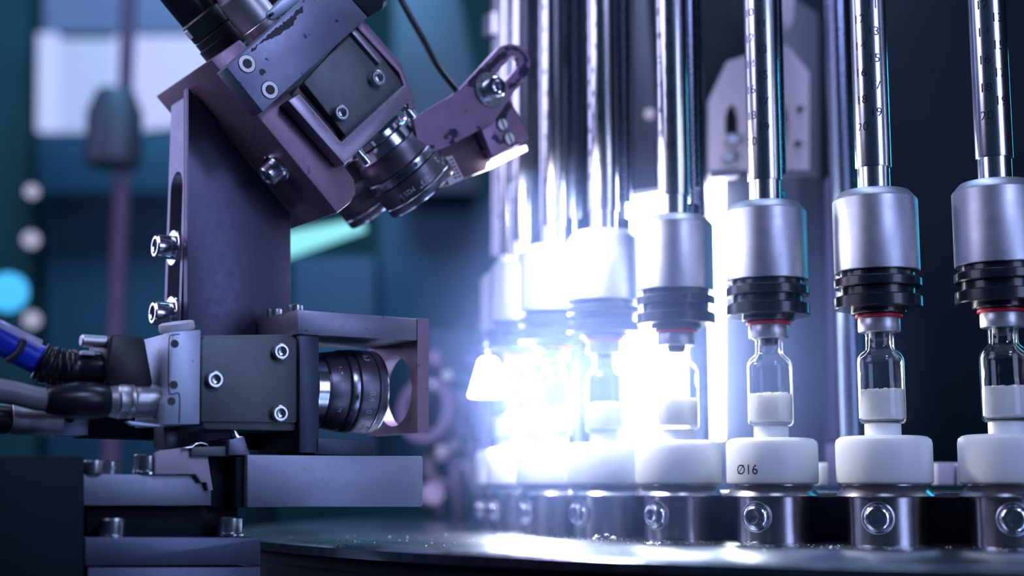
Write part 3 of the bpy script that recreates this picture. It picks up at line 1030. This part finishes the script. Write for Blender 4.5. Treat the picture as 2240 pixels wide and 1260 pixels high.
# second, lower plug further back
t = thing('lower_round_plug', 'second silver round plug, lower left, with black boot', 'plug', onq(90, 945, -40))
pc = onq(132, 922, -40)
pd = (onq(30, 916, -40) - pc).normalized()
part('sleeve', lathe([(4.8, 0), (5.0, 1), (5.0, 5)] + [(5.1, 5.4 + i * 0.9) for i in range(8)] + [(5.4, 13), (5.4, 16.5), (4.6, 17)], pc, pd, 48, knurl=tuple(range(3, 11))), 'knurl', t)
part('boot', lathe([(5, 17), (5.3, 18), (5.3, 28), (4.6, 44)], pc, pd, 32), 'rubber', t)
t = thing('lower_camera_block', 'second camera tail with pale end cap under the plugs', 'camera', onq(250, 950, -38))
part('end_cap', qprism([(131, 908), (196, 906), (196, 952), (133, 954)], -38, 12, 0.4), 'housing', t)
part('cap_hole', lathe([(1.7, -0.2), (1.7, 0.1), (0, 0.1)], onq(152, 914, -38), N, 20), 'black', t)
part('body', qprism([(196, 900), (405, 905), (405, 962), (196, 955)], -37, 20, 0.5), 'dark', t)
bm = NB()
add_prism(bm, [onq(277, 922, 0), onq(284, 921, 0), onq(360, 930, 0), onq(360, 934, 0), onq(290, 931, 0)], -N * 3, 0.1)
t = part('clip_wire', bm, 'housing')
tag(t, 'thin pale metal clip below the silver round plug', 'clip')

# ------------------------------------------------------------------ base stack
QB = 6
t = thing('front_slab', 'large pale blue-grey slab below the side camera', 'slab', onq(730, 1108, QB))
part('plate', qprism([(541, 995), (922, 998), (925, 1002), (925, 1104), (922, 1108), (541, 1110)], QB, 34, 0.25), 'slab', t)
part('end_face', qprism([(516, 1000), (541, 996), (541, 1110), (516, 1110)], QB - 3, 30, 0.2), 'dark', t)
t = part('mounting_foot', qprism([(362, 930), (388, 930), (388, 982), (362, 980)], -24, 12, 0.2), 'anod')
tag(t, 'short lavender foot under the pale rear housing', 'foot')
t = part('spacer_block', qprism([(501, 962), (534, 955), (548, 996), (501, 996)], QB - 2, 18, 0.3), 'beam')
tag(t, 'small grey chamfered block left on top of the slab', 'block')
t = thing('clip_plate', 'thin grey plate with bent silver clip beside the small block', 'plate', onq(460, 998, QB - 3))
part('plate', qprism([(419, 978), (501, 976), (501, 998), (419, 998)], QB - 4, 12, 0.2), 'body', t)
bm = NB()
cl = [(400, 979), (420, 977), (428, 970), (440, 967), (452, 970), (456, 975)]
pts = [onq(x, y, QB - 4) for x, y in cl] + [onq(x, y + 3, QB - 4) for x, y in reversed(cl)]
add_prism(bm, pts, -N * 6, 0.1)
part('bent_clip', bm, 'chrome', t)
t = part('small_hook', qprism([(512, 942), (518, 943), (524, 955), (533, 953), (534, 959), (516, 960)], QB - 3, 4, 0.1), 'chrome')
tag(t, 'tiny bright metal hook standing on the small grey block', 'hook')
t = part('stained_plate', qprism([(340, 992), (352, 985), (362, 984), (395, 980), (420, 978), (452, 982), (460, 1037), (466, 1072), (456, 1073), (452, 1055), (440, 1055), (428, 1037), (340, 1037)], 0.4, 2.3, 0.1), 'pale')
tag(t, 'pale lilac stained plate behind the cap screws', 'plate')
t = part('under_foot', qprism([(460, 990), (530, 990), (530, 1110), (460, 1110)], -5, 20, 0.2), 'dark')
tag(t, 'dark upright block left of the pale slab', 'block')
t = thing('left_slab', 'short lavender slab carrying three cap screws', 'slab', onq(300, 1105, -2))
part('plate', qprism([(183, 1037), (462, 1040), (462, 1106), (183, 1106)], QB - 8, 30, 0.25), 'slab', t)
for (x, y, q, r) in ((203, 1036, -3, 3.1), (238, 1037, -10, 3.2), (318, 1037, -5, 4.0)):
    c = onq(x, y, q)
    c.z = onq(300, 1037, QB - 8).z
    screw_head('cap_screw', c, Z, r, r * 1.35, t, 'screw', washer=(r * 1.12 if x > 300 else 0))
t = part('dark_spacer', qprism([(190, 1106), (520, 1110), (520, 1176), (190, 1176)], -8, 26, 0.3), 'dark')
tag(t, 'near-black spacer block between the left slab and base block', 'block')
t = thing('base_block', 'low dark blue-grey base block with two cap screws', 'block', onq(380, 1300, 0))
part('upper_plate', qprism([(186, 1176), (568, 1176), (570, 1180), (570, 1236), (186, 1238)], QB, 40, 0.25), 'base', t)
part('lower_plate', qprism([(192, 1242), (570, 1240), (570, 1420), (192, 1420)], QB - 1, 40, 0.25), 'base', t)
for (x, q) in ((243, 2), (502, 2)):
    c = onq(x, 1175, q - 3)
    c.z = onq(380, 1176, QB).z
    screw_head('cap_screw', c, Z, 4.0, 5.2, t, 'screw', washer=4.5)
t = part('dark_block', qprism([(-120, 994), (184, 998), (184, 1420), (-120, 1420)], 10, 60, 0.6), 'dark')
tag(t, 'big near-black block in the lower left corner', 'block')

# ------------------------------------------------------------------ background (all strongly out of focus)
t = thing('lit_window', 'large blurred bluish-white lit panel at the upper left', 'window', at(200, 300, 1400))
part('bright_pane', yprism([(82, 72), (125, 72), (125, 285), (80, 285)], 1398, 10), 'winlight', t)
part('bright_pane', yprism([(125, 85), (250, 85), (250, 285), (125, 285)], 1402, 10), emit('soft_window', (0.40, 0.52, 0.90), 0.85), t)
part('bright_pane', yprism([(250, 78), (520, 78), (420, 270), (250, 285)], 1402, 10), emit('mid_window', (0.47, 0.54, 0.95), 0.95), t)
part('dim_pane', yprism([(95, -60), (460, -60), (460, 66), (95, 66)], 1402, 10), emit('dim_window', (0.10, 0.19, 0.46), 0.75), t)
part('sill', yprism([(82, 290), (450, 290), (450, 420), (82, 420)], 1404, 10), 'bgblue', t)
t = thing('pole_motor', 'blurred dark bottle-shaped motor on a thin pinkish pole', 'motor', Vector((at(268, 900, 1100).x, 1105, FZ)))
part('motor_body', add_lathe(NB(), [(20, 0), (21, 4), (21, 40), (14, 58), (0, 58)], Vector((at(247, 360, 1050).x, 1050, at(247, 362, 1050).z)), Z, 32), 'bggrey', t)
part('shaft', lathe([(6, FZ), (6, 560)], Vector((at(270, 600, 1110).x, 1095, 0)), Z, 24), 'bgpink', t)
t = part('left_cabinet', yprism([(-200, -80), (60, -80), (80, 1100), (-200, 1100)], 1500, 40), 'bgteal')
tag(t, 'blurred dark teal cabinet along the left edge', 'cabinet')
t = part('middle_cabinet', yprism([(100, 300), (420, 300), (420, 1080), (100, 1080)], 1480, 40), 'bgblue')
tag(t, 'blurred dark blue cabinet below the lit panel', 'cabinet')
for i, (x, y, r, m_, lab) in enumerate([(72, 420, 5, 'dotlight', 'upper blurred pale lamp at the left edge'), (70, 525, 6, 'dotlight', 'middle blurred pale lamp at the left edge'),
                              (72, 700, 6, 'dotlight', 'lowest blurred pale lamp at the left edge'), (20, 640, 14, 'cyanlight', 'big blurred cyan lamp at the left edge')]):
    t = part('signal_lamp', lathe([(r, 0), (r, 4), (r * 0.6, 7), (0, 8)], at(x, y, 1000), Vector((0, -1, 0)), 24), m_)
    tag(t, lab, 'lamp')
t = thing('cyan_light_box', 'blurred cyan-white glowing light box behind the post', 'light', Vector((at(640, 600, 1000).x, 1004, FZ)))
part('glow_panel', yprism([(560, 520), (790, 478), (800, 500), (640, 556), (560, 590)], 1000, 8), 'hazeblob', t)
part('stand', lathe([(8, FZ), (8, at(600, 560, 1010).z)], Vector((at(590, 560, 1012).x, 1016, 0)), Z, 20), 'dark', t)
t = part('blue_machine', yprism([(640, 560), (820, 560), (820, 1080), (640, 1080)], 1200, 60), 'bgblue')
tag(t, 'blurred deep blue cabinet behind the lens frame', 'cabinet')
t = part('tall_machine', yprism([(830, 420), (1060, 400), (1060, 1080), (830, 1080)], 1300, 60), 'bgblue')
tag(t, 'blurred blue machine panel left of the vials', 'machine')
t = part('grey_column', yprism([(860, -100), (985, -100), (1045, 200), (1045, 420), (860, 420)], 1250, 30), 'bggrey')
tag(t, 'blurred grey column behind the thin cable', 'column')
t = thing('conveyor_unit', 'blurred purple machine parts between the slab and vials', 'machine', at(1000, 1160, 820))
rnd = random.Random(3)
part('wheel', lathe([(13, 0), (19, 0), (19, 8), (13, 8), (13, 0)], at(945, 900, 820), Vector((-0.6, -1, 0.1)).normalized(), 32, cap=False), 'bgpurple', t)
part('leg', yprism([(985, 1005), (1008, 1005), (1006, 1130), (992, 1130)], 830, 10, 1), 'bgpurple', t)
part('knob', lathe([(7, 0), (8, 3), (6, 7), (0, 7)], at(945, 1085, 815), Vector((0.2, -1, 0.2)), 24), 'bgpurple', t)
part('knob', lathe([(4, 0), (4, 4), (0, 5)], at(968, 988, 810), Vector((0, -1, 0)), 20), 'pale', t)
part('cross_bar', yprism([(935, 960), (1060, 950), (1060, 985), (935, 1000)], 840, 10, 1), 'dark', t)
part('bar', add_tube(NB(), [at(940, 800, 830), at(990, 830, 830), at(1040, 840, 830)], 3), 'bgblue', t)
part('chute', yprism([(1010, 1010), (1045, 1000), (1060, 1080), (1040, 1090)], 800, 8, 1), 'pale', t)
part('knob', lathe([(5, 0), (5, 5), (0, 6)], at(950, 790, 830), Vector((0.1, -1, 0)), 20), 'bgpurple', t)
part('plate', yprism([(935, 720), (1060, 730), (1050, 1000), (1000, 1010), (940, 900)], 880, 10, 1), 'bgblue', t)

t = [x for x in bpy.data.objects if x.name == 'conveyor_unit'][0]
rnd = random.Random(8)
for k in range(16):
    x, y = rnd.uniform(940, 1055), rnd.uniform(760, 1130)
    r_ = rnd.uniform(1.6, 4.5)
    part('knob', lathe([(r_, 0), (r_ * 1.1, 1), (r_, 5), (0, 6)], at(x, y, rnd.uniform(800, 860)), Vector((rnd.uniform(-0.4, 0.4), -1, rnd.uniform(-0.2, 0.3))), 20), rnd.choice(['bgpurple', 'pale', 'bgpink', 'ring', 'bgpurple']), t)
for k in range(6):
    x, y = rnd.uniform(950, 1045), rnd.uniform(820, 1000)
    part('rod', add_tube(NB(), [at(x, y, 845), at(x + rnd.uniform(-15, 15), y + 60, 848), at(x + rnd.uniform(-25, 25), y + rnd.uniform(90, 150), 846)], rnd.uniform(1.5, 3.2)), rnd.choice(['bgpurple', 'pale', 'bgpink', 'dark']), t)

# column of stacked rings at the top, left of the rods
t = thing('ring_column', 'blurred stepped metal spindle behind the slotted arm', 'spindle', at(1085, 60, 720))
cc = Vector((at(1100, 60, 690).x, 690, 0))
z1 = at(1100, 90, 690).z
part('spindle', lathe([(6, -110), (6, 0), (10, 1), (10, 12), (6, 14), (6, 24), (13, 26), (13, 70)], cc + Z * z1, Z, 36), 'steel', t)

# ------------------------------------------------------------------ crumbs and glass splinters on the turntable
def add_shard(bm, c, s, rnd):
    vs = [bm.verts.new(c + Vector((rnd.uniform(-1, 1), rnd.uniform(-1, 1), rnd.uniform(-0.2, 1))) * s) for _ in range(6)]
    bmesh.ops.convex_hull(bm, input=vs)


rnd = random.Random(11)
bm = NB()
for i in range(420):
    an = rnd.uniform(-1.15, 0.15)
    rr = rnd.choice([rnd.uniform(247, 270), rnd.uniform(250, 345)])
    c = Vector((CX + rr * math.sin(an), CY - rr * math.cos(an), 0.05))
    add_shard(bm, c, rnd.uniform(0.08, 0.35) * (1.6 if rnd.random() < 0.08 else 1), rnd)
t = part('glass_crumbs', bm, 'powder', smooth=0)
tag(t, 'fine white crumbs scattered over the turntable rim', 'crumbs', kind='stuff')
for i, (x, y, s, lab) in enumerate([(755, 1190, 1.4, 'cluster of glass splinters on the rim below the pale slab'),
                                    (1320, 1182, 1.7, 'heap of white splinters before the fifth holder from right'),
                                    (1430, 1192, 0.9, 'low heap of splinters before the fourth holder from right'),
                                    (1575, 1172, 1.0, 'splinters between the third and fourth holder collars'),
                                    (1645, 1192, 1.0, 'splinters before the third holder from right'),
                                    (1808, 1200, 0.9, 'single white crumb between second and third holders'),
                                    (2000, 1205, 1.2, 'white crumb before the second holder from right')]):
    r = ray(x, y)
    p = CAM + r * ((0 - CAM.z) / r.z)
    bm = NB()
    n = 12 if i < 5 else 3
    for _ in range(n):
        add_shard(bm, p + Vector((rnd.uniform(-2.2, 2.2) * s, rnd.uniform(-1, 1) * s, rnd.uniform(0, 0.8) * s if n > 5 else 0)), s * rnd.uniform(0.4, 0.9), rnd)
    t = part('glass_splinters', bm, 'powder', smooth=0)
    tag(t, lab, 'splinters')

# ------------------------------------------------------------------ thin haze volume, added to imitate lens bloom around the backlight
hm = bpy.data.materials.new('blue_haze')
hm.use_nodes = True
hn = hm.node_tree
hn.nodes.clear()
ho = hn.nodes.new('ShaderNodeOutputMaterial')
hv = hn.nodes.new('ShaderNodeVolumeScatter')
hv.inputs['Color'].default_value = (0.30, 0.44, 1.0, 1)
hv.inputs['Anisotropy'].default_value = 0.4
HC, HR = Vector((60, 548, 58)), Vector((108, 100, 105))
htc = hn.nodes.new('ShaderNodeTexCoord')
hmp = hn.nodes.new('ShaderNodeMapping')
hmp.inputs['Scale'].default_value = [1 / (x * MM) for x in HR]
hmp.inputs['Location'].default_value = (0, 0, -1)
hn.links.new(htc.outputs['Object'], hmp.inputs[0])
hl = hn.nodes.new('ShaderNodeVectorMath')
hl.operation = 'LENGTH'
hn.links.new(hmp.outputs[0], hl.inputs[0])
hr = hn.nodes.new('ShaderNodeMapRange')
hr.inputs[1].default_value = 1.0
hr.inputs[2].default_value = 0.0
hn.links.new(hl.outputs['Value'], hr.inputs[0])
hp = hn.nodes.new('ShaderNodeMath')
hp.operation = 'POWER'
hp.inputs[1].default_value = 1.7
hn.links.new(hr.outputs[0], hp.inputs[0])
hd = hn.nodes.new('ShaderNodeMath')
hd.operation = 'MULTIPLY'
hd.inputs[1].default_value = 8.0
hn.links.new(hp.outputs[0], hd.inputs[0])
hn.links.new(hd.outputs[0], hv.inputs['Density'])
hn.links.new(hv.outputs[0], ho.inputs['Volume'])
M['haze'] = hm
bm = NB()
bmesh.ops.create_icosphere(bm, subdivisions=4, radius=1.0, matrix=Matrix.Translation(HC) @ Matrix.Diagonal((*HR, 1)))
hz = part('haze', bm, 'haze', smooth=80)
tag(hz, 'blue-white haze glowing around the backlit vials', 'haze', kind='stuff')
